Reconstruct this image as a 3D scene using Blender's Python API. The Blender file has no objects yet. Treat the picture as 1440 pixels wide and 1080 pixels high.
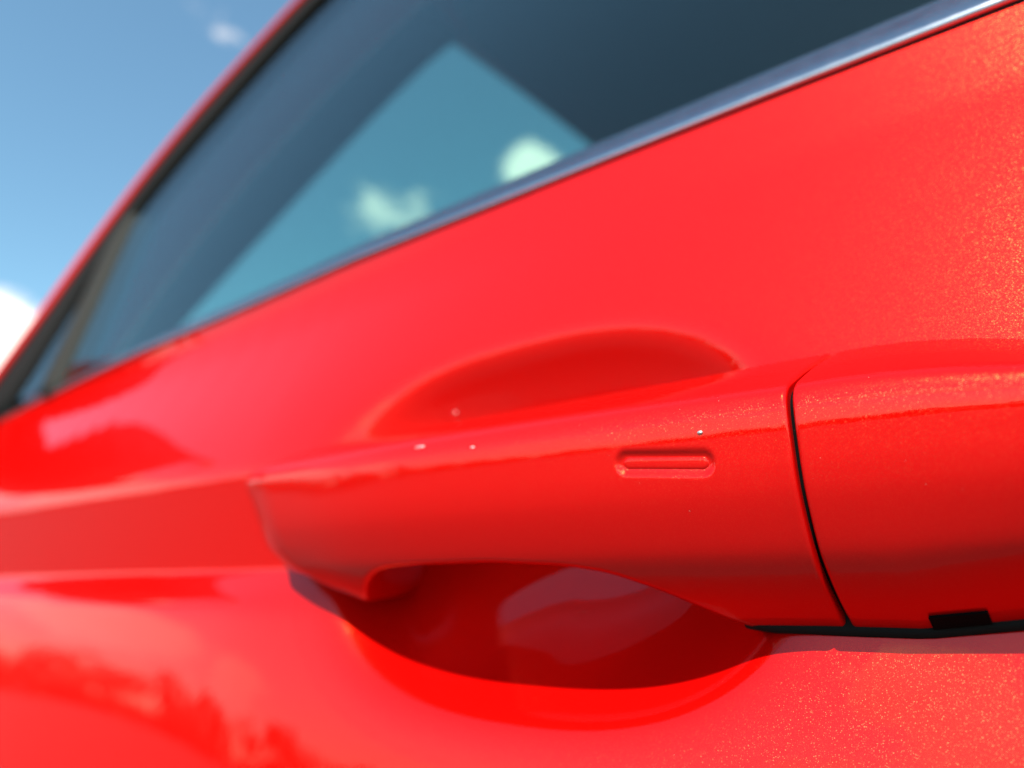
import bpy, math, random
import numpy as np
from mathutils import Vector, Matrix

random.seed(4); rng = np.random.default_rng(4)
sc = bpy.context.scene
col = sc.collection
CH = 0.9                       # height of the lens above the ground; shapes below are written relative to the lens height

# ------------------------------------------------------------------ camera
cam_d = bpy.data.cameras.new('camera'); cam = bpy.data.objects.new('camera', cam_d); col.objects.link(cam)
cam.location = (0, 0, CH)
yaw, pit = math.radians(51.78), math.radians(15.03)
fwd = Vector((-math.cos(yaw)*math.cos(pit), math.sin(yaw)*math.cos(pit), math.sin(pit)))
cam.rotation_euler = fwd.to_track_quat('-Z', 'Y').to_euler()
cam_d.sensor_width = 36; cam_d.lens = 27
cam_d.clip_start = 0.005; cam_d.clip_end = 2000
cam_d.dof.use_dof = True; cam_d.dof.focus_distance = 0.1185; cam_d.dof.aperture_fstop = 9.0
sc.camera = cam

# ------------------------------------------------------------------ light
SUN = Vector((0.17, -0.67, 0.73)).normalized()
EL = math.asin(SUN.z)
sd = bpy.data.lights.new('sun', 'SUN'); sd.energy = 5.0; sd.angle = math.radians(0.53); sd.color = (1, .95, .86)
so = bpy.data.objects.new('sun', sd); col.objects.link(so)
so.rotation_euler = SUN.to_track_quat('Z', 'Y').to_euler(); so.location = (0, -3, 6)

sc.view_settings.view_transform = 'Standard'; sc.view_settings.look = 'None'
sc.view_settings.exposure = 1.15; sc.view_settings.gamma = 1
sc.render.film_transparent = False
try:
    sc.cycles.max_bounces = 14; sc.cycles.transparent_max_bounces = 24; sc.cycles.glossy_bounces = 8
    sc.cycles.sample_clamp_indirect = 6.0; sc.cycles.blur_glossy = 0.0
except Exception: pass

class NT:
    def __init__(s, tree): s.t = tree; s.n = tree.nodes; s.l = tree.links
    def new(s, typ, **kw):
        n = s.n.new(typ)
        for k, v in kw.items(): setattr(n, k, v)
        return n
    def put(s, sock, v):
        if isinstance(v, bpy.types.NodeSocket): s.l.new(v, sock)
        elif v is not None: sock.default_value = v
    def math(s, op, a, b=None, c=None, clamp=False):
        n = s.new('ShaderNodeMath', operation=op, use_clamp=clamp)
        for i, v in enumerate((a, b, c)): s.put(n.inputs[i], v)
        return n.outputs[0]
    def vec(s, op, a, b=None, out=0):
        n = s.new('ShaderNodeVectorMath', operation=op)
        s.put(n.inputs[0], a)
        if b is not None: s.put(n.inputs[1], b)
        return n.outputs[out]
    def step(s, v, lo, hi):
        n = s.new('ShaderNodeMapRange', interpolation_type='SMOOTHSTEP')
        s.put(n.inputs[0], v); n.inputs[1].default_value = lo; n.inputs[2].default_value = hi
        return n.outputs[0]
    def noise(s, v, scale, detail=4, rough=.55, out=0, dist=0.0):
        n = s.new('ShaderNodeTexNoise'); s.put(n.inputs['Vector'], v)
        n.inputs['Scale'].default_value = scale; n.inputs['Detail'].default_value = detail
        n.inputs['Roughness'].default_value = rough; n.inputs['Distortion'].default_value = dist
        return n.outputs[out]
    def mix(s, f, a, b):
        n = s.new('ShaderNodeMix', data_type='RGBA')
        s.put(n.inputs[0], f); s.put(n.inputs[6], a); s.put(n.inputs[7], b)
        return n.outputs[2]

w = bpy.data.worlds.new('World'); sc.world = w; w.use_nodes = True
W = NT(w.node_tree); W.n.clear()
sky = W.new('ShaderNodeTexSky', sky_type='NISHITA', sun_disc=False)
sky.sun_elevation = EL; sky.sun_rotation = math.atan2(SUN.x, SUN.y)
sky.altitude = 0; sky.air_density = 1.0; sky.dust_density = 0.6; sky.ozone_density = 0.4
gen = W.new('ShaderNodeTexCoord').outputs['Generated']
dirn = W.vec('NORMALIZE', gen)
# scattered fair-weather clouds: (direction, angular radius, strength)
CL = [((-.928, .262, .258), .070, 1.0), ((-.707, .385, .596), .062, .25), ((-.515, .69, .505), .042, .95), ((-.655, .607, .45), .066, .58),
      ((-.867, .42, .27), .05, .5),
      ((-.925, -.31, .205), .085, 1.0), ((-.89, -.41, .125), .10, 1.0), ((-.80, -.58, .11), .085, .9), ((-.20, -.93, .32), .10, 1.1), ((-.13, -.955, .25), .10, 1.1), ((-.945, -.2, .26), .06, .9), ((-.32, -.93, .12), .13, .8),
      ((-.5, -.85, .10), .12, .6), ((.5, -.80, .22), .2, .8), ((.9, -.3, .25), .22, .8), ((.8, .5, .3), .2, .8), ((.3, .93, .18), .16, .8),
      ((-.1, .97, .25), .10, .5), ((.2, -.4, .85), .10, .4), ((.95, .2, .2), .15, .8)]
acc = None
for d, r, k in CL:
    d = Vector(d).normalized()
    dist = W.vec('DISTANCE', W.vec('MULTIPLY', dirn, (1, 1, 1.45)), (d.x, d.y, d.z*1.45), out=1)
    g = W.math('MULTIPLY', W.math('SUBTRACT', 1.0, W.math('DIVIDE', dist, r*1.5), clamp=True), k)
    acc = g if acc is None else W.math('MAXIMUM', acc, g)
nz = W.noise(W.vec('MULTIPLY', dirn, (1, 1, 1.5)), 13, 7, .6)
nz2 = W.noise(dirn, 5, 3, .5)
den = W.math('ADD', W.math('MULTIPLY', acc, 1.5), W.math('MULTIPLY', W.math('SUBTRACT', nz, .5), 1.9))
den = W.math('ADD', den, W.math('MULTIPLY', W.math('SUBTRACT', nz2, .5), .35))
den = W.math('MULTIPLY', W.step(den, .38, .85), W.step(acc, .02, .25))
ccol = W.mix(W.noise(dirn, 9, 4), (7.0, 6.8, 6.6, 1), (14., 12., 10.6, 1))
bg = W.new('ShaderNodeBackground'); bg.inputs['Strength'].default_value = 0.09
W.put(bg.inputs['Color'], W.mix(den, W.vec('MULTIPLY', sky.outputs[0], (.91, 1.20, 1.14)), ccol))
W.l.new(bg.outputs[0], W.new('ShaderNodeOutputWorld').inputs[0])

# ------------------------------------------------------------------ materials
def newmat(name):
    m = bpy.data.materials.new(name); m.use_nodes = True
    N = NT(m.node_tree); N.n.clear()
    out = N.new('ShaderNodeOutputMaterial'); b = N.new('ShaderNodeBsdfPrincipled')
    N.l.new(b.outputs[0], out.inputs[0])
    return m, N, b, out
def simple(name, c, rough=.5, metal=0.0, coat=0.0, var=.12, scale=90, spec=.5, bump=0.0):
    m, N, b, out = newmat(name)
    p = N.new('ShaderNodeTexCoord').outputs['Object']
    nz = N.noise(p, scale, 4)
    N.put(b.inputs['Base Color'], N.mix(nz, tuple(v*(1-var) for v in c)+(1,), tuple(min(1, v*(1+var)) for v in c)+(1,)))
    N.put(b.inputs['Roughness'], N.math('ADD', N.math('MULTIPLY', N.math('SUBTRACT', nz, .5), .15), rough))
    b.inputs['Metallic'].default_value = metal; b.inputs['Coat Weight'].default_value = coat
    b.inputs['Coat Roughness'].default_value = .03; b.inputs['Specular IOR Level'].default_value = spec
    if bump:
        bn = N.new('ShaderNodeBump'); bn.inputs['Strength'].default_value = bump; bn.inputs['Distance'].default_value = .0005
        N.put(bn.inputs['Height'], N.noise(p, scale*20, 3)); N.put(b.inputs['Normal'], bn.outputs[0])
    return m
def paint(name):
    m, N, b, out = newmat(name)
    geo = N.new('ShaderNodeNewGeometry')
    p = geo.outputs['Position']
    def flakes(scale, tilt):
        v = N.new('ShaderNodeTexVoronoi'); v.inputs['Scale'].default_value = scale; N.put(v.inputs['Vector'], p)
        off = N.vec('SUBTRACT', v.outputs['Color'], (.5, .5, .5))
        sc_ = N.new('ShaderNodeVectorMath', operation='SCALE'); N.put(sc_.inputs[0], off); sc_.inputs['Scale'].default_value = tilt
        return N.vec('NORMALIZE', N.vec('ADD', geo.outputs['Normal'], sc_.outputs[0])), v.outputs['Color']
    n1, c1 = flakes(7500, .06)
    b.inputs['Base Color'].default_value = (.46, .0013, .0010, 1)
    b.inputs['Metallic'].default_value = .25; b.inputs['Roughness'].default_value = .42; b.inputs['Specular IOR Level'].default_value = 0.0
    N.put(b.inputs['Normal'], n1)
    b.inputs['Coat Weight'].default_value = .8; b.inputs['Coat IOR'].default_value = 1.47
    smear = N.noise(N.vec('MULTIPLY', p, (1, 1, 2.2)), 38, 6, .62)
    N.put(b.inputs['Coat Roughness'], N.math('ADD', .004, N.math('MULTIPLY', N.step(smear, .48, .75), .03)))
    bn = N.new('ShaderNodeBump'); bn.inputs['Strength'].default_value = .02; bn.inputs['Distance'].default_value = .0003
    N.put(bn.inputs['Height'], N.noise(p, 420, 2)); N.put(b.inputs['Coat Normal'], bn.outputs[0])
    # fine aluminium flake layer under the lacquer: a tight golden lobe, each flake slightly tilted
    n2, c2 = flakes(7500, .17)
    g = N.new('ShaderNodeBsdfGlossy'); g.inputs['Color'].default_value = (1.0, .36, .10, 1); g.inputs['Roughness'].default_value = .25
    N.put(g.inputs['Normal'], n2)
    sep = N.new('ShaderNodeSeparateColor'); N.put(sep.inputs[0], c2)
    mx = N.new('ShaderNodeMixShader'); N.put(mx.inputs[0], N.math('MULTIPLY_ADD', N.math('POWER', sep.outputs[0], 5.0), .020, .0035))
    N.l.new(b.outputs[0], mx.inputs[1]); N.l.new(g.outputs[0], mx.inputs[2])
    # rare, strongly tilted flakes that flash on their own
    n3, c3 = flakes(9000, .60)
    g3 = N.new('ShaderNodeBsdfGlossy'); g3.inputs['Color'].default_value = (1.0, .50, .20, 1); g3.inputs['Roughness'].default_value = .32
    N.put(g3.inputs['Normal'], n3)
    s3 = N.new('ShaderNodeSeparateColor'); N.put(s3.inputs[0], c3)
    m3 = N.new('ShaderNodeMixShader'); N.put(m3.inputs[0], N.math('MULTIPLY', N.math('GREATER_THAN', s3.outputs[2], .80), .013))
    N.l.new(mx.outputs[0], m3.inputs[1]); N.l.new(g3.outputs[0], m3.inputs[2]); N.l.new(m3.outputs[0], out.inputs[0])
    return m
def glassmat(name, tint, refl=1.0):
    m, N, b, out = newmat(name); N.n.remove(b)
    geo = N.new('ShaderNodeNewGeometry')          # same reflectance from both faces of the pane
    c = N.math('ABSOLUTE', N.vec('DOT_PRODUCT', geo.outputs['Incoming'], geo.outputs['Normal'], out=1))
    fac = N.math('MULTIPLY_ADD', N.math('POWER', N.math('SUBTRACT', 1.0, c, clamp=True), 5.0), .96, .04)
    tr = N.new('ShaderNodeBsdfTransparent'); tr.inputs[0].default_value = tint + (1,)
    gl = N.new('ShaderNodeBsdfGlossy'); gl.inputs['Roughness'].default_value = 0.0
    gl.inputs[0].default_value = (refl, refl, refl, 1)
    mx = N.new('ShaderNodeMixShader'); N.l.new(fac, mx.inputs[0])
    N.l.new(tr.outputs[0], mx.inputs[1]); N.l.new(gl.outputs[0], mx.inputs[2]); N.l.new(mx.outputs[0], out.inputs[0])
    return m
M_paint = paint('red_metallic_paint')
M_chrome = simple('satin_chrome', (.52, .52, .57), .19, 1.0, var=.03, scale=300)
M_rubber = simple('black_rubber', (.006, .006, .006), .8, scale=400, bump=.3, spec=.12)
M_black = simple('black_plastic', (.002, .002, .002), .8, scale=300, spec=.04)
M_grey = simple('grey_divider_plastic', (.018, .018, .016), .75, spec=.12, scale=300)
M_trim = simple('dark_interior_trim', (.018, .022, .026), .8, scale=200, bump=.4)
M_lining = simple('roof_lining_cloth', (.022, .025, .028), .95, scale=500, bump=.5)
M_seat = simple('dark_seat_cloth', (.025, .028, .032), .85, scale=300, bump=.5)
M_glass = glassmat('tinted_side_glass', (.67, .845, .81))
M_screen = glassmat('windscreen_glass', (.89, .95, .92))
M_glint = simple('glint_bead_metal', (.75, .7, .66), .28, .9, var=.02)  # chrome-like, so the added beads give a broad sun glint
M_mirror = simple('mirror_silver', (.9, .9, .92), .01, 1.0, var=.0)
M_under = simple('dark_underbody', (.02, .02, .02), .7)

# ------------------------------------------------------------------ mesh helpers
CARLOC = Vector((0, 0.85, 0))
def link(name, verts, faces, mat, parent=None, loc=CARLOC, smooth=True):
    me = bpy.data.meshes.new(name)
    V = np.asarray(verts, float).copy(); V[:, 2] += CH
    V -= np.array(loc)
    me.from_pydata([tuple(v) for v in V], [], [tuple(int(i) for i in f) for f in faces])
    me.update()
    if smooth: me.polygons.foreach_set('use_smooth', [True]*len(me.polygons))
    me.materials.append(mat)
    o = bpy.data.objects.new(name, me); col.objects.link(o)
    if parent is None: o.location = loc
    else: o.parent = parent
    return o
def empty(name, parent=None, loc=(0, 0, 0)):
    o = bpy.data.objects.new(name, None); col.objects.link(o); o.empty_display_size = .1
    if parent: o.parent = parent
    else: o.location = loc
    return o
def grid_faces(nu, nv, wrap_v=False, off=0, flip=False):
    F = []
    for i in range(nu-1):
        for j in range(nv if wrap_v else nv-1):
            j2 = (j+1) % nv
            q = (off+i*nv+j, off+(i+1)*nv+j, off+(i+1)*nv+j2, off+i*nv+j2)
            F.append(q[::-1] if flip else q)
    return F
def loft(name, rings, mat, parent, caps=True, flip=False):
    """closed rings of equal length -> tube with end caps"""
    rings = np.asarray(rings, float); nu, nv, _ = rings.shape
    V = list(rings.reshape(-1, 3)); F = grid_faces(nu, nv, True, 0, flip)
    if caps:
        for i, rev in ((0, False), (nu-1, True)):
            c = len(V); V.append(rings[i].mean(0))
            for j in range(nv):
                t = (i*nv+j, i*nv+(j+1) % nv, c)
                F.append(t[::-1] if rev != flip else t)
    return link(name, V, F, mat, parent)
def sstep(x, a, b):
    t = np.clip((np.asarray(x, float)-a)/(b-a), 0, 1); return t*t*(3-2*t)
def chaikin(P, n=2, closed=False):
    P = np.asarray(P, float)
    for _ in range(n):
        if closed:
            Q = np.roll(P, -1, 0); R = np.empty((2*len(P),)+P.shape[1:]); R[0::2] = .75*P+.25*Q; R[1::2] = .25*P+.75*Q; P = R
        else:
            A, B = P[:-1], P[1:]; R = np.empty((2*len(A),)+P.shape[1:]); R[0::2] = .75*A+.25*B; R[1::2] = .25*A+.75*B
            P = np.vstack([P[:1], R, P[-1:]])
    return P
def resample(P, n):
    P = np.asarray(P, float); L = np.r_[0, np.cumsum(np.linalg.norm(np.diff(P, axis=0), axis=1))]
    s = np.linspace(0, L[-1], n); return np.stack([np.interp(s, L, P[:, k]) for k in range(P.shape[1])], 1)
def slab(name, outline_faces_grid, thick, mat, parent):
    """grid (nu,nv,3) -> sheet with real thickness along +thick vector"""
    A = np.asarray(outline_faces_grid, float); nu, nv, _ = A.shape
    B = A + np.asarray(thick, float)
    V = list(A.reshape(-1, 3)) + list(B.reshape(-1, 3)); n = nu*nv
    F = grid_faces(nu, nv) + grid_faces(nu, nv, off=n, flip=True)
    V = V + V; m2 = 2*n                          # the rim gets its own corners so both faces stay flat
    ring = [i*nv for i in range(nu)] + [(nu-1)*nv+j for j in range(1, nv)] + [i*nv+nv-1 for i in range(nu-2, -1, -1)] + [j for j in range(nv-2, 0, -1)]
    for a, b in zip(ring, ring[1:]+ring[:1]): F.append((a+m2, b+m2, b+n+m2, a+n+m2))
    return link(name, V, F, mat, parent)

# ------------------------------------------------------------------ setting
def sstep(x, a, b):
    t = np.clip((np.asarray(x, float)-a)/(b-a), 0, 1); return t*t*(3-2*t)
def build_ground():
    m, N, b, out = newmat('asphalt')
    p = N.new('ShaderNodeTexCoord').outputs['Object']
    a = N.noise(p, .35, 5); c = N.noise(p, 160, 3)
    N.put(b.inputs['Base Color'], N.mix(N.math('MULTIPLY_ADD', c, .6, N.math('MULTIPLY', a, .4)), (.028, .027, .026, 1), (.060, .057, .054, 1)))
    b.inputs['Roughness'].default_value = .9
    bn = N.new('ShaderNodeBump'); bn.inputs['Strength'].default_value = .5; bn.inputs['Distance'].default_value = .004
    N.put(bn.inputs['Height'], c); N.put(b.inputs['Normal'], bn.outputs[0])
    R = 900
    o = link('ground', [(-R, -R, -CH), (R, -R, -CH), (R, R, -CH), (-R, R, -CH)], [(0, 1, 2, 3)], m, None, Vector((0, 0, 0)), False)
    o['kind'] = 'structure'
build_ground()
def build_wood():
    """a far row of trees on the open side; seen only mirrored in the paint"""
    V, F = [], []
    def leafquad(c, s):
        n = rng.normal(size=3); n /= np.linalg.norm(n); u = np.cross(n, rng.normal(size=3)); u /= np.linalg.norm(u); v = np.cross(n, u)
        k = len(V); V.extend([c-u*s, c+v*s*.6, c+u*s, c-v*s*.6]); F.append((k, k+1, k+2, k+3))
    for i in range(34):
        ang = math.radians(-14 + 128*i/33 + rng.uniform(-1.5, 1.5)); d = rng.uniform(52, 66)
        x, y = -math.cos(ang)*d, -math.sin(ang)*d
        h = rng.uniform(3.9, 6.2)*(1-.6*float(sstep(math.degrees(ang), 40, 58)))
        k = len(V)                                  # trunk
        for zz, rr in ((-CH, .22), (h*.5-CH, .15), (h*.85-CH, .05)):
            for a in range(6): V.append(np.array([x+rr*math.cos(a*math.pi/3), y+rr*math.sin(a*math.pi/3), zz]))
        for q in range(2):
            for a in range(6): F.append((k+q*6+a, k+q*6+(a+1) % 6, k+q*6+6+(a+1) % 6, k+q*6+6+a))
        for _ in range(7):                          # undergrowth between the trunks
            c0 = np.array([x, y, -CH+rng.uniform(.4, 1.3)])+np.array([math.sin(ang), -math.cos(ang), 0])*rng.uniform(-2.2, 2.2)
            for _ in range(50): leafquad(c0+rng.normal(size=3)*(.55, .55, .5), rng.uniform(.22, .4))
        for _ in range(rng.integers(9, 14)):
            c0 = np.array([x+rng.normal()*1.5, y+rng.normal()*1.5, -CH+h*rng.uniform(.25, .9)]); r = rng.uniform(.7, 1.35)
            for _ in range(60):
                dv = rng.normal(size=3); dv /= np.linalg.norm(dv); leafquad(c0+dv*r*rng.uniform(.5, 1)**.5, rng.uniform(.2, .36))
    m = simple('leaf_green', (.045, .075, .022), .7, var=.5, scale=1.2)
    o = link('distant_trees', V, F, m, None, Vector((0, 0, 0)), False); o['kind'] = 'stuff'
    o['label'] = 'dark far-off row of trees mirrored in the lower door'
build_wood()

# ------------------------------------------------------------------ the car
car = empty('red_car', None, CARLOC)
car['label'] = 'glossy metallic red car seen close up at its side door and pull handle'
car['category'] = 'car'

ZC = .034                       # upper edge of the body crease
BX = [-1.4, -.9, -.506, -.403, -.342, -.258, -.195, -.05, .6, 1.2]
BZ = [.030, .070, .0950, .1015, .1045, .1070, .1095, .1105, .1105, .104]
def belt(x): return np.interp(x, BX, BZ)                # lower edge of the bright strip
zs = np.unique(np.concatenate([np.linspace(-.62, -.06, 30), np.linspace(-.06, .115, 230), ZC+np.linspace(-.004, .004, 17), .004+np.linspace(-.006, .006, 17)]))
xs = np.unique(np.concatenate([np.linspace(-1.35, -.5, 45), np.linspace(-.5, -.2, 90), np.linspace(-.2, .03, 260), np.linspace(.03, 1.2, 60)]))
def tilt(x, z):
    """tilt of the outward normal above the horizontal, degrees"""
    left = sstep(-x, .14, .30); t_shape = np.broadcast(x, z).shape; lb = sstep(-x, .120, .210)
    h = .004 + left*.006
    up = 16.5*sstep(z, ZC-.001, ZC+h)
    zb = belt(x)
    up = up + (9-up)*sstep(z, zb-.022, zb-.013)*.8
    up = up + ((8-16*sstep(-x, .08, .2))-up)*sstep(z, zb-.0085, zb-.0045)
    band = np.broadcast_to(-9.5*lb + 5.0*(1-lb), t_shape)
    low = np.interp(z, [-.7, -.45, -.25, -.12, -.06, -.02, .0], [-14, -10, -2, 4, 8.0, 12, 14])
    low = low - left*np.interp(z, [-.06, -.01, 0], [4.5, 2.0, 0])
    ledge = (3+22*lb)*sstep(z, -.008, .000)*sstep(-z, -.0065, -.0035)
    t = np.where(z > ZC-.001, np.maximum(up, -16), 0)
    t = np.where(z <= ZC-.001, band, t)
    t = np.where(z < .006, low + ledge, t)
    return t
T = tilt(xs[:, None], zs[None, :])
k = np.exp(-.5*(np.arange(-4, 5)/1.8)**2); k /= k.sum()
Tp = np.pad(T, ((0, 0), (4, 4)), mode='edge')
T = sum(k[q]*Tp[:, q:q+T.shape[1]] for q in range(9))
tan = np.tan(np.radians(T))
Y = np.concatenate([np.zeros((len(xs), 1)), np.cumsum((tan[:, 1:]+tan[:, :-1])/2*np.diff(zs), 1)], 1)
i0 = np.argmin(abs(zs-ZC)); Y = Y - Y[:, i0:i0+1] + .1398 - .0068*sstep(-xs, .110, .210)[:, None]
bow = np.where(xs < -.6, .30*(xs+.6)**2, 0) + np.where(xs > .3, .12*(xs-.3)**2, 0)
Y = Y + bow[:, None]
# keep the belt line straight in plan
ib = np.array([np.argmin(abs(zs-b)) for b in belt(xs)])
yb = Y[np.arange(len(xs)), ib]
Y = Y + (np.median(yb)+bow-yb)[:, None]*sstep(zs, ZC+.002, .10)[None, :]
YB = float(np.median(yb))
X2, Z2 = np.meshgrid(xs, zs, indexing='ij')
# finger recess
zc = .0165; ux = (X2-(-.1065)+.08*(Z2-zc))/.0605; uz = (Z2-zc)/.0415
r = (abs(ux)**2.5+abs(uz)**2.5)**(1/2.5)
g = 1-r**2.2; wsp = .045+.09*sstep(Z2, .015, .045)
f = wsp*np.log1p(np.exp(np.clip(g/wsp, -40, 40)))
inside = .5-.5*np.tanh((r-1.0)*9)
flat = .1398 + .20*(Z2-zc) + .001 - .002*sstep(-X2, .14, .17)
Yr = Y + (np.where(r < 1.25, (flat-Y)*inside, 0)) + (.029-.014*sstep(Z2, .006, .040))*np.clip(f, 0, 1)
def door_y(x, z):
    i = np.clip(np.searchsorted(xs, x), 1, len(xs)-1); j = np.clip(np.searchsorted(zs, z), 1, len(zs)-1)
    return float(Yr[i, j])
zmax = belt(X2) + .0015
Zd = np.minimum(Z2, zmax)
V = np.stack([X2, Yr, Zd], -1)
# fold the top edge inwards behind the strip
top = np.stack([xs, Yr[np.arange(len(xs)), ib]+.012, belt(xs)+.001], -1)[:, None]
ringV = np.concatenate([V, top], 1)
for i in range(len(xs)):          # samples above the belt collapse on to the fold
    yy = Yr[i, ib[i]]
    over = zs > zmax[i, 0]
    ringV[i, :-1, 1][over] = yy + .004
door = link('door', ringV.reshape(-1, 3), grid_faces(len(xs), len(zs)+1, flip=False), M_paint, car)

# --- pull handle
S0 = [(.1454, .0434), (.1379, .0404), (.1267, .0359), (.1194, .0324), (.1154, .0304), (.1140, .0280), (.1141, .0245), (.11445, .0215), (.1150, .0173), (.1160, .0132), (.1187, .0071), (.1207, .0041), (.1254, -.0005), (.1297, -.0037), (.1328, -.0056)]
S1 = chaikin(S0, 3); SL = np.r_[0, np.cumsum(np.linalg.norm(np.diff(S1, axis=0), axis=1))]
def sec(s): return np.stack([np.interp(s, SL, S1[:, 0]), np.interp(s, SL, S1[:, 1])], -1)
STX = [-.190, -.184, -.175, -.160, -.13, -.100, -.076, -.060, -.0505, -.0436, -.036, .03]
STS = [.0200, .0165, .0120, .0085, .0070, .0062, .0058, .0058, .0055, .0030, .0015, .0015]
SBX = [-.190, -.175, -.168, -.160, -.152, -.147, -.143, -.138, -.1325, -.127, -.117, -.098, -.0815, -.073, -.064, -.058, -.0535, -.036, .03]
SBS = [.0590, .0605, .0640, .0672, .0688, .0686, .0672, .0630, .0598, .0588, .0584, .0584, .0596, .0613, .0660, .0713, .0755, .0757, .0757]
def smooth_interp(x, X, S, w=.002):
    q = np.linspace(-2, 2, 9); k = np.exp(-.5*q*q); k /= k.sum()
    return sum(kk*np.interp(x+qq*w, X, S) for kk, qq in zip(k, q))
def hring(x, nf=150, nb=44):
    st = smooth_interp(x, STX, STS); sb = smooth_interp(x, SBX, SBS)
    s = np.linspace(st, sb, nf); P = sec(s)
    strap = float(sstep(x, -.150, -.139)*sstep(-x, .051, .060))
    e, a = P[-1], P[0]
    deep = .152
    # round the lower lip, run up the inner wall, round the upper lip
    c_s = [e+(.0010, -.0008), e+(.0024, -.0004), e+(.0042, .0020), e+(.0070, .0080), a+(.0010, -.0110), a+(.0026, -.0040), a+(.0022, -.0004), a+(.0008, .0004)]
    c_d = [e+(.0015, -.0010), e+(.004, -.0012), (deep-.004, e[1]+.0005), (deep, e[1]+.008), (deep, a[1]-.010), (deep-.003, a[1]-.0005), a+(.004, .0012), a+(.0015, .0006)]
    c = np.array(c_s)*strap + np.array(c_d)*(1-strap)
    B = resample(chaikin(np.vstack([P[-1:], c, P[:1]]), 3), nb+2)[1:-1]
    R = np.vstack([P, B]); S = np.concatenate([s, np.full(nb, np.nan)])
    return R, S
def groove(x, z):
    a = np.array([-.0646, .02085]); b = np.array([-.0513, .01965]); d = b-a
    t = np.clip(((x-a[0])*d[0]+(z-a[1])*d[1])/(d@d), 0, 1)
    return np.hypot(x-a[0]-t*d[0], z-a[1]-t*d[1])
XG = -.0372
def xleft(s):
    return np.interp(s, [0, .012, .017, .0305, .0354, .0394, .047, .0537, .0587, .0647, .0686, .08], [-.180, -.182, -.1855, -.1895, -.1865, -.1835, -.1795, -.1770, -.1725, -.1655, -.156, -.15])
def build_grip():
    us = np.concatenate([-.190+.024*(1-np.cos(np.linspace(0, 1, 46)*math.pi/2)), np.linspace(-.166, -.072, 96)[1:], np.linspace(-.072, -.044, 110)[1:], np.linspace(-.044, XG-.0008, 14)[1:], XG-.0008+.0008*np.sin(np.linspace(0, 1, 8)[1:]*math.pi/2)])
    rings = []
    for u in us:
        R, S = hring(max(u, -.186)); nf = np.isfinite(S).sum()
        R = R.copy()
        bowq = .0026*math.sin(np.clip((u+.190)/(.150), 0, 1)*math.pi)**1.0
        R[:, 0] -= bowq*sstep(.150-R[:, 0], .006, .028)
        kx = 1-sstep(u, -.188, -.115)              # the hinge end sits closer to the door
        R[:, 0] += .0042*kx; R[:, 1] *= 1+.034*kx
        # slanted, rounded free end
        Sx = S.copy(); Sx[nf:] = np.linspace(S[nf-1], S[0], len(S)-nf)
        wl = 1-sstep(u, -.190, -.135)
        X = (u + (xleft(Sx)+.190)*wl*.95)*(1+.034*kx)
        t = np.clip((u+.190)/.020, 0, 1); kk = math.sqrt(max(1e-6, 1-(1-t)**2.0))
        cy, cz = .131, .0185
        fy = .36+.64*kk; fz = .76+.24*kk
        R[:, 0] = cy+(R[:, 0]-cy)*fy; R[:, 1] = cz+(R[:, 1]-cz)*fz
        # touch groove in the outer face
        if -.074 < u < -.042:
            d = groove(u, R[:nf, 1])
            R[:nf, 0] += .0007*(1-sstep(d, .0011, .00235))*(S[:nf] < .056)
        # rounded lip at the joint
        e = XG-.0008
        if u > e:
            q = .0008*(1-math.sqrt(max(0, 1-((u-e)/.0008)**2)))
            c = np.array([.136, .018]); v = R-c; R = c+v*(1-q/np.maximum(np.linalg.norm(v, axis=1), .004))[:, None]
        rings.append(np.stack([X, R[:, 0], R[:, 1]], -1))
    return rings
handle = empty('door_handle', car)
handle['label'] = 'red pull handle with a fixed end cap, arched over a finger recess'
loft('grip', build_grip(), M_paint, handle, flip=True)
def build_cap():
    x0 = XG+.0008
    us = np.concatenate([x0+.0008*(1-np.cos(np.linspace(0, 1, 9)*math.pi/2)), np.linspace(x0+.0008, .004, 40)[1:], .004+.018*np.sin(np.linspace(0, 1, 40)[1:]*math.pi/2)])
    rings = []
    for u in us:
        R, S = hring(-.0362); R = R.copy()
        kt = np.interp(u, [-.0362, -.030, -.0235, -.015, -.007, .004, .022], [1, .998, .985, .945, .885, .78, .60])
        zt = R[:, 1] > .012
        R[zt, 1] = .012+(R[zt, 1]-.012)*kt
        kb = np.interp(u, [-.0362, -.026, -.012, .022], [1, 1, .90, .55]); R[~zt, 1] = .012+(R[~zt, 1]-.012)*kb
        t = np.clip((u-.004)/.018, 0, 1); ke = math.sqrt(max(1e-5, 1-t**2.2))
        R[:, 0] = .146+(R[:, 0]-.146)*(.12+.88*ke)
        if u < x0+.0008:
            q = .0008*(1-math.sqrt(max(0, 1-((x0+.0008-u)/.0008)**2)))
            c = np.array([.136, .018]); v = R-c; R = c+v*(1-q/np.maximum(np.linalg.norm(v, axis=1), .004))[:, None]
        rings.append(np.stack([np.full(len(R), u), R[:, 0], R[:, 1]], -1))
    return rings
loft('end_cap', build_cap(), M_paint, handle, flip=True)
# black core seen in the joint between grip and cap
R, S = hring(-.040); c = np.array([.138, .018]); core = c+(R-c)*.93
loft('joint_seal', [np.stack([np.full(len(core), x), core[:, 0], core[:, 1]], -1) for x in np.linspace(XG-.0025, XG+.0035, 4)], M_black, handle, flip=True)
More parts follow.
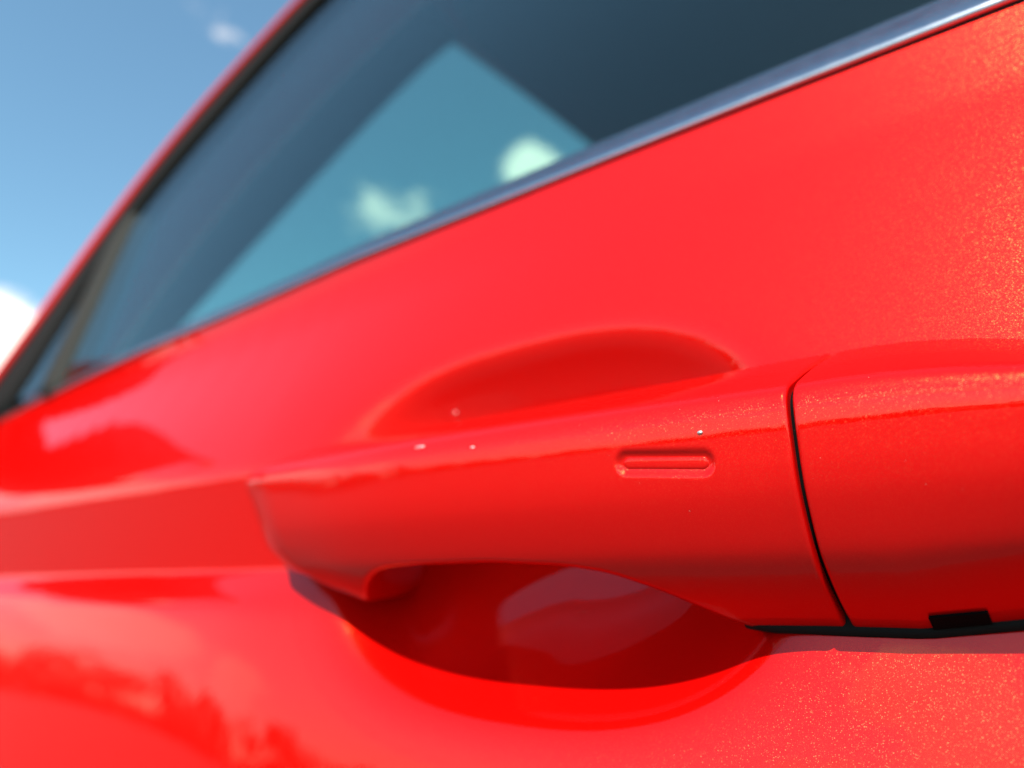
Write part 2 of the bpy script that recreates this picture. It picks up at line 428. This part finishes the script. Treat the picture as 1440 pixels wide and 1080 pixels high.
# thin black seat between cap and door skin
R, S = hring(-.036); c = np.array([.143, .018]); g0 = R.copy(); g0[:, 0] = np.maximum(g0[:, 0], .1331); g0[:, 0] -= .0004
rr = []
for x in np.linspace(-.054, .016, 30):
    kb = np.interp(x, [-.054, -.05, -.0362, -.026, -.012, .022], [1.0, 1.03, 1.046, 1.046, .945, .585]); kt = np.interp(x, [-.0362, -.030, -.0235, -.015, -.007, .004, .022], [1, .998, .985, .945, .885, .78, .60])
    q = g0.copy(); up = q[:, 1] > .012; q[up, 1] = .012+(q[up, 1]-.012)*kt*.97; q[~up, 1] = .012+(q[~up, 1]-.012)*kb
    rr.append(np.stack([np.full(len(q), x), q[:, 0], q[:, 1]], -1))
loft('handle_gasket', rr, M_rubber, handle, flip=True)
# pry slot in the lower edge of the cap
sl = np.linspace(.0726, .0758, 6); sq = sec(sl)
A = np.array([[(x+.0009*(6-j)/6*0, sq[j, 0]-.00034, sq[j, 1]-.00038) for j in range(6)] for x in np.linspace(-.0247, -.0171, 8)])
for i in range(8):
    kk_ = np.interp(A[i, 0, 0], [-.0362, -.026, -.012, .022], [1, 1, .90, .55]); A[i, :, 2] = .012+(A[i, :, 2]-.012)*kk_
slab('pry_slot', A, (0, .0009, .0010), M_black, handle)
# bottom of the touch groove
def capsule(cx0, cz0, cx1, cz1, rad, n=14):
    a = math.atan2(cz1-cz0, cx1-cx0); P = []
    for i in range(n): t = a+math.pi/2+math.pi*i/(n-1); P.append((cx0+rad*math.cos(t), cz0+rad*math.sin(t)))
    for i in range(n): t = a-math.pi/2+math.pi*i/(n-1); P.append((cx1+rad*math.cos(t), cz1+rad*math.sin(t)))
    return np.array(P)
def front_y(z): 
    i = np.argsort(S1[20:90, 1]); return np.interp(z, S1[20:90, 1][i], S1[20:90, 0][i])
ch = []
for rad, dep in ((.00120, .00120), (.00112, .00090), (.0009, .00070), (.0005, .00063)):
    C = capsule(-.0644, .02083, -.0515, .01967, rad)
    ch.append([(x, front_y(z)+dep-.0001, z) for x, z in C])
bq = .0026*math.sin(np.clip((-.058+.190)/.150, 0, 1)*math.pi)
ch = np.array(ch); ch[:, :, 1] -= np.array([[.0026*math.sin(min(1, (q[0]+.190)/.150)*math.pi) for q in ring] for ring in ch])
loft('touch_sensor', ch, M_paint, handle, flip=False)

# --- bright belt strip, black seal below it
xt = np.concatenate([np.linspace(-.524, -.2, 60), np.linspace(-.2, .1, 60)[1:], np.linspace(.1, 1.1, 40)[1:]])
def strip(prof, x):
    b = float(belt(x)); hgt = np.interp(x, [-.52, -.35, -.15, .0], [.60, .74, .90, 1.0]); bw = np.interp(x, [.3, 1.2], [0, .12*.81])
    return [(x, YB+py+bw, b+pz*hgt) for py, pz in prof]
pr = chaikin([(.0045, .0006), (-.0002, .0004), (-.0014, .0010), (-.0012, .0026), (.0060, .0126), (.0073, .0137), (.0095, .0137), (.0095, .0006)], 2, True)
loft('window_trim', [strip(pr, x) for x in xt], M_chrome, door, flip=True)
pr2 = chaikin([(.0015, -.0007), (-.0001, -.0006), (-.0001, .0009), (.0060, .0009), (.0060, -.0007)], 1, True)
loft('belt_seal', [strip(pr2, x) for x in xt], M_rubber, door, flip=True)

# --- glass plane, A-pillar, rail
SLG = .32; YG = YB+.0045
def gy(z): return YG+(np.asarray(z)-.1155)*SLG
def smoothline(P, n=40): return resample(chaikin(P, 3), n)
OUT = smoothline([(-.56, .095), (-.543, .1346), (-.536, .151), (-.516, .2027), (-.488, .2559), (-.4526, .302), (-.4043, .3423), (-.3661, .3694), (-.28, .412), (-.12, .455), (.15, .480), (.6, .475), (1.1, .44)], 90)
RED = smoothline([(-.536, .090), (-.520, .1269), (-.509, .1483), (-.4936, .1829), (-.4682, .2448), (-.4232, .3030), (-.3486, .3588), (-.262, .398), (-.11, .440), (.15, .464), (.6, .459), (1.1, .424)], 90)
RED = OUT*.62+RED*.38
GLS = smoothline([(-.510, .090), (-.4985, .1186), (-.4949, .1613), (-.4827, .2059), (-.4640, .2462), (-.3962, .3153), (-.3407, .3569), (-.255, .390), (-.10, .428), (.15, .451), (.6, .446), (1.1, .412)], 90)
def roofbow(x): return np.where(x > .5, .15*(x-.5)**2, 0)
def pl(P, dy): return np.stack([P[:, 0], gy(P[:, 1])+dy+roofbow(P[:, 0]), P[:, 1]], -1)
o0, r0, g0_ = pl(OUT, -.004), pl(RED, -.005), pl(GLS, -.001)
pin = pl(OUT, .05); pin[:, 0] -= .02
rings = []
for i in range(len(OUT)):
    o, q = o0[i], r0[i]
    n = np.array([0, -1, .32]); n /= np.linalg.norm(n)
    rings.append(chaikin([q+np.array([0, .006, 0]), q, q*.6+o*.4+n*.0025, o+n*.0005, o+np.array([-.004, .010, .004]), pin[i], pin[i]+np.array([.02, 0, -.02]), q+np.array([0, .03, 0])], 2, True))
loft('windscreen_pillar', rings, M_paint, car, flip=True)
rings = []
for i in range(len(RED)):
    q, g_ = r0[i]+np.array([0, .0022, 0]), g0_[i]+np.array([0, -.0012, 0])
    rings.append(chaikin([q, q*.5+g_*.5+np.array([0, -.0016, .0004]), g_, g_+np.array([0, .012, 0]), q+np.array([0, .014, 0])], 1, True))
loft('window_seal', rings, M_rubber, car, flip=True)
# fixed grey bar between the small front pane and the main pane
dl = np.array([(-.4590, .1050), (-.4607, .1089), (-.4920, .2464), (-.4985, .262)]); dr = np.array([(-.4335, .098), (-.4356, .1045), (-.4673, .2371), (-.4760, .2600)])
dl, dr = resample(dl, 16), resample(dr, 16)
rings = []
for a, b in zip(dl, dr):
    A_, B_ = np.array([a[0], gy(a[1])-.0012, a[1]]), np.array([b[0], gy(b[1])-.0012, b[1]])
    rings.append(chaikin([A_, A_*.5+B_*.5+np.array([0, -.0012, 0]), B_, B_+np.array([0, .02, 0]), A_+np.array([0, .02, 0])], 2, True))
loft('window_divider', rings, M_grey, door, flip=True)
def glass_between(name, lo, hi, parent):
    nu = len(lo); g_ = np.zeros((nu, 8, 3))
    for i in range(nu):
        for j in range(8):
            p = lo[i]+(hi[i]-lo[i])*j/7; g_[i, j] = (p[0], gy(p[1])+.0012+float(roofbow(p[0])), p[1])
    return slab(name, g_, (0, .0038, -.001), M_glass, parent)
# main pane: bottom edge along the belt, top edge along the seal
n = 70
k0 = np.argmin(abs(GLS[:, 1]-.250)); topc = resample(np.vstack([[(-.444, .12), (-.468, .236)], GLS[k0+1:]+[0.003, .003]]), n)
bot = np.stack([np.linspace(-.440, 1.1, n)*1.0, belt(np.linspace(-.44, 1.1, n))+.004], -1)
bot[:, 0] = -.440+(np.linspace(0, 1, n)**1.6)*1.54; bot[:, 1] = belt(bot[:, 0])+.004
topc[0] = (-.4405, .112)
glass_between('window_glass', bot, topc, door)
qa = resample(np.array([(-.506, .096), (-.4985, .13), (-.496, .16), (-.486, .206), (-.4700, .245)])+[-.004, 0], 24)
qb = resample(np.array([(-.455, .100), (-.4600, .125), (-.470, .17), (-.478, .206), (-.482, .245)]), 24)
glass_between('quarter_window', qa, qb, door)

# --- cabin: pillar trim, windscreen, roof, lining, seats, dashboard
WE = smoothline([(-.80, .385, .235), (-.76, .385, .262), (-.60, .385, .335), (-.47, .385, .392), (-.385, .385, .424), (-.352, .385, .4275)], 40)   # near edge of the screen
WE = np.array([(-.90, .392, .185)]+list(WE))
WE = resample(WE, 41)
# near pillar lining: from the seal in to the screen edge
ki = np.argmin(abs(GLS[:, 0]+.30)+100*(GLS[:, 1] < .3)); gl = resample(np.vstack([GLS[:ki+1]]), 41)
gl3 = np.stack([gl[:, 0]-.004, gy(gl[:, 1])+.014, gl[:, 1]+.004], -1)
A = np.zeros((41, 9, 3))
for i in range(41):
    for j in range(9):
        t = j/8; A[i, j] = gl3[i]*(1-t)+WE[i]*t + np.array([-.02, 0, .02])*math.sin(t*math.pi)
slab('pillar_trim', A, (-.012, 0, .014), M_trim, car)
slab('pillar_skin', A+np.array([-.0132, 0, .0154]), (-.0015, 0, .0018), M_paint, car)
# windscreen between the near pillar and its twin across the car
CY = .92
def mir(p): q = np.array(p, float).copy(); q[..., 1] = 2*CY-q[..., 1]; return q
nw = 26; A = np.zeros((41, nw, 3))
for i in range(41):
    for j in range(nw):
        t = j/(nw-1); p = WE[i]*(1-t)+mir(WE[i])*t; b = 4*t*(1-t)
        A[i, j] = p+np.array([-.06*b, 0, .064*b*(i/40)])
slab('windscreen', A, (-.003, 0, .004), M_screen, car)
# roof lining: starts at the screen header, runs back
hx = np.concatenate([np.linspace(0, 1, 40)]); A = np.zeros((40, nw, 3)); Bt = np.zeros((40, nw, 3))
HDR = np.array([(-.352, .385, .4275)])
rail = resample(np.vstack([GLS[ki:]]), 40)
for i in range(40):
    x, z = rail[i]
    pn = np.array([x, float(gy(z))+.012+float(roofbow(x)), z+.004])
    for j in range(nw):
        t = j/(nw-1); b = 4*t*(1-t)
        p = pn*(1-t)+mir(pn)*t; p = p+np.array([0, 0, .066*b**.5])
        if i == 0:
            hp = HDR[0]*(1-t)+mir(HDR[0])*t; p = hp+np.array([-.06*b, 0, .064*b])
        A[i, j] = p
slab('roof_lining', A, (0, 0, .012), M_lining, car)
rr_ = resample(OUT[np.argmin(abs(OUT[:, 0]+.36)):], 40)
for i in range(40):
    x, z = rr_[i]; pn = np.array([x, float(gy(z))-.002+float(roofbow(x)), z])
    for j in range(nw):
        t = j/(nw-1); b = 4*t*(1-t); Bt[i, j] = pn*(1-t)+mir(pn)*t+np.array([-.05*b*(1-i/39), 0, .13*b**.5])
slab('roof', Bt, (0, 0, -.008), M_paint, car)
# far side: lower body, pillars and panes
fx = np.linspace(-1.3, 1.2, 40); A = np.zeros((40, 14, 3))
for i, x in enumerate(fx):
    for j, z in enumerate(np.linspace(-.6, .112, 14)):
        A[i, j] = (x, 2*CY-door_y(x if abs(x+.11) > .08 else .1, z)-bow_x(x) if False else 2*CY-(.150+.02*math.cos(z*3)), min(z, float(belt(x))))
slab('far_side_panel', A, (0, -.03, 0), M_paint, car)
def farpillar(name, P, wx, mat):
    rings = []
    for x, z in P:
        y = 2*CY-float(gy(z))
        rings.append(chaikin([(x, y, z), (x+wx, y, z), (x+wx, y-.04, z), (x, y-.04, z)], 2, True))
    loft(name, rings, mat, car, flip=True)
farpillar('far_windscreen_pillar', resample(RED[:26], 30), .04, M_paint)
farpillar('far_door_pillar', np.array([(.10, .09), (.12, .2), (.16, .35), (.22, .45)]), .09, M_black)
# seats
def blob(name, c, size, mat, parent, p=3.0, rx=0.0, nu=20, nv=28):
    V = []
    for i in range(nu+1):
        a = -math.pi/2+math.pi*i/nu
        for j in range(nv):
            b = 2*math.pi*j/nv
            f = lambda v: math.copysign(abs(v)**(2/p), v)
            q = Vector((f(math.cos(a))*f(math.cos(b))*size[0], f(math.cos(a))*f(math.sin(b))*size[1], f(math.sin(a))*size[2]))
            q.rotate(Matrix.Rotation(rx, 3, 'Y')); V.append((q.x+c[0], q.y+c[1], q.z+c[2]))
    return link(name, V, grid_faces(nu+1, nv, True, 0, True), mat, parent)
for y in (.58, 1.26):
    st = empty('front_seat', car)
    blob('seat_cushion', (.12, y, -.36), (.26, .25, .09), M_seat, st)
    blob('backrest', (.40, y, -.06), (.07, .24, .33), M_seat, st, rx=.32)
    blob('headrest', (.52, y, .30), (.05, .13, .09), M_seat, st, rx=.2)
blob('dashboard', (-.62, CY, -.06), (.28, .66, .13), M_trim, car, p=4)
# bonnet ahead of the screen and the scuttle under it
A = np.zeros((20, 24, 3))
for i, x in enumerate(np.linspace(-1.95, -.80, 20)):
    for j in range(24):
        t = j/23; b = 4*t*(1-t); A[i, j] = (x, .16+.30*max(0, -x-.7)**2*.3+(2*CY-.32-.18*max(0, -x-.7)**2)*t, .04+.055*b**.6+.05*(x+1.95)/1.15-.10*max(0, -x-1.5))
slab('bonnet', A, (0, 0, -.01), M_paint, car)
# wing mirror on the door, just beyond the left edge of the view
mir_e = empty('wing_mirror', car)
def housing():
    rings = []
    prof = [(0, .0), (.06, .35), (.2, .62), (.4, .84), (.6, .95), (.8, 1.0), (1.0, .97)]
    for t, s in prof:
        x = -.74+.13*t
        pts = []
        for a in np.linspace(0, 2*math.pi, 40, endpoint=False):
            ca, sa = math.cos(a), math.sin(a)
            f = lambda v, p=3.2: math.copysign(abs(v)**(2/p), v)
            pts.append((x+.02*ca*0, .050+f(ca)*.088*max(s, .05), .176+f(sa)*.062*max(s, .05)))
        rings.append(pts)
    return rings
loft('mirror_housing', housing(), M_paint, mir_e, flip=False)
P = [(math.copysign(abs(math.cos(a))**.62, math.cos(a)), math.copysign(abs(math.sin(a))**.62, math.sin(a))) for a in np.linspace(0, 2*math.pi, 40, endpoint=False)]
loft('mirror_glass', [[(-.6085+d-.30*c*.068*q-.012, .050+c*.072*q, .176+s*.049*q) for c, s in P] for d, q in ((0, 1), (.0012, .985), (.0018, .95))], M_mirror, mir_e, flip=False)
blob('mirror_foot', (-.66, .150, .135), (.035, .05, .03), M_black, mir_e)

# tiny metallic beads added to make the sun glints on door and grip
for (x, y, z, rad, el) in [(-.1388, None, .0470, .00026, 1), (-.1386, None, .0425, .00028, 1), (-.1125, .1127, .0287, .00032, 4.5), (-.0511, .1145, .0244, .00034, 1.6), (-.0978, .1125, .027, .0002, 3)]:
    if y is None: y = door_y(x, z)
    else: y = float(front_y(z))-(.0026*math.sin((x+.190)/.150*math.pi) if x < XG else 0)
    V = []
    for i in range(7):
        a = -math.pi/2+math.pi*i/6
        for j in range(10):
            b = 2*math.pi*j/10; V.append((x+rad*el*math.cos(a)*math.cos(b), y+rad*.8*math.sin(a), z+rad*math.cos(a)*math.sin(b)))
    link('glint_bead', V, grid_faces(7, 10, True, 0, True), M_glint, car)

# loose grains of dust on the handle and the door round it
V, F = [], []
for k in range(100):
    if k < 40:
        x = rng.uniform(-.075, -.004); z = rng.choice([rng.uniform(.010, .029), rng.uniform(.025, .030)]); y = float(front_y(z))+(.0 if x > XG else -.0026*math.sin((x+.190)/.150*math.pi))
        if abs(x-XG) < .002 or groove(x, z) < .003: continue
    else:
        x = rng.uniform(-.09, .01); z = rng.choice([rng.uniform(.055, .09), rng.uniform(-.05, -.012)]); y = door_y(x, z)
    rd = rng.uniform(.00002, .00005)
    b0 = len(V)
    for d in ((1, 0, 0), (-1, 0, 0), (0, 1, 0), (0, -1, 0), (0, 0, 1), (0, 0, -1)): V.append((x+d[0]*rd*rng.uniform(.7, 2), y+d[1]*rd, z+d[2]*rd*rng.uniform(.7, 1.6)))
    for a, b, c in ((0, 2, 4), (2, 1, 4), (1, 3, 4), (3, 0, 4), (2, 0, 5), (1, 2, 5), (3, 1, 5), (0, 3, 5)): F.append((b0+a, b0+b, b0+c))
o = link('dust', V, F, simple('pale_dust', (.50, .36, .30), .9), car); o['kind'] = 'stuff'
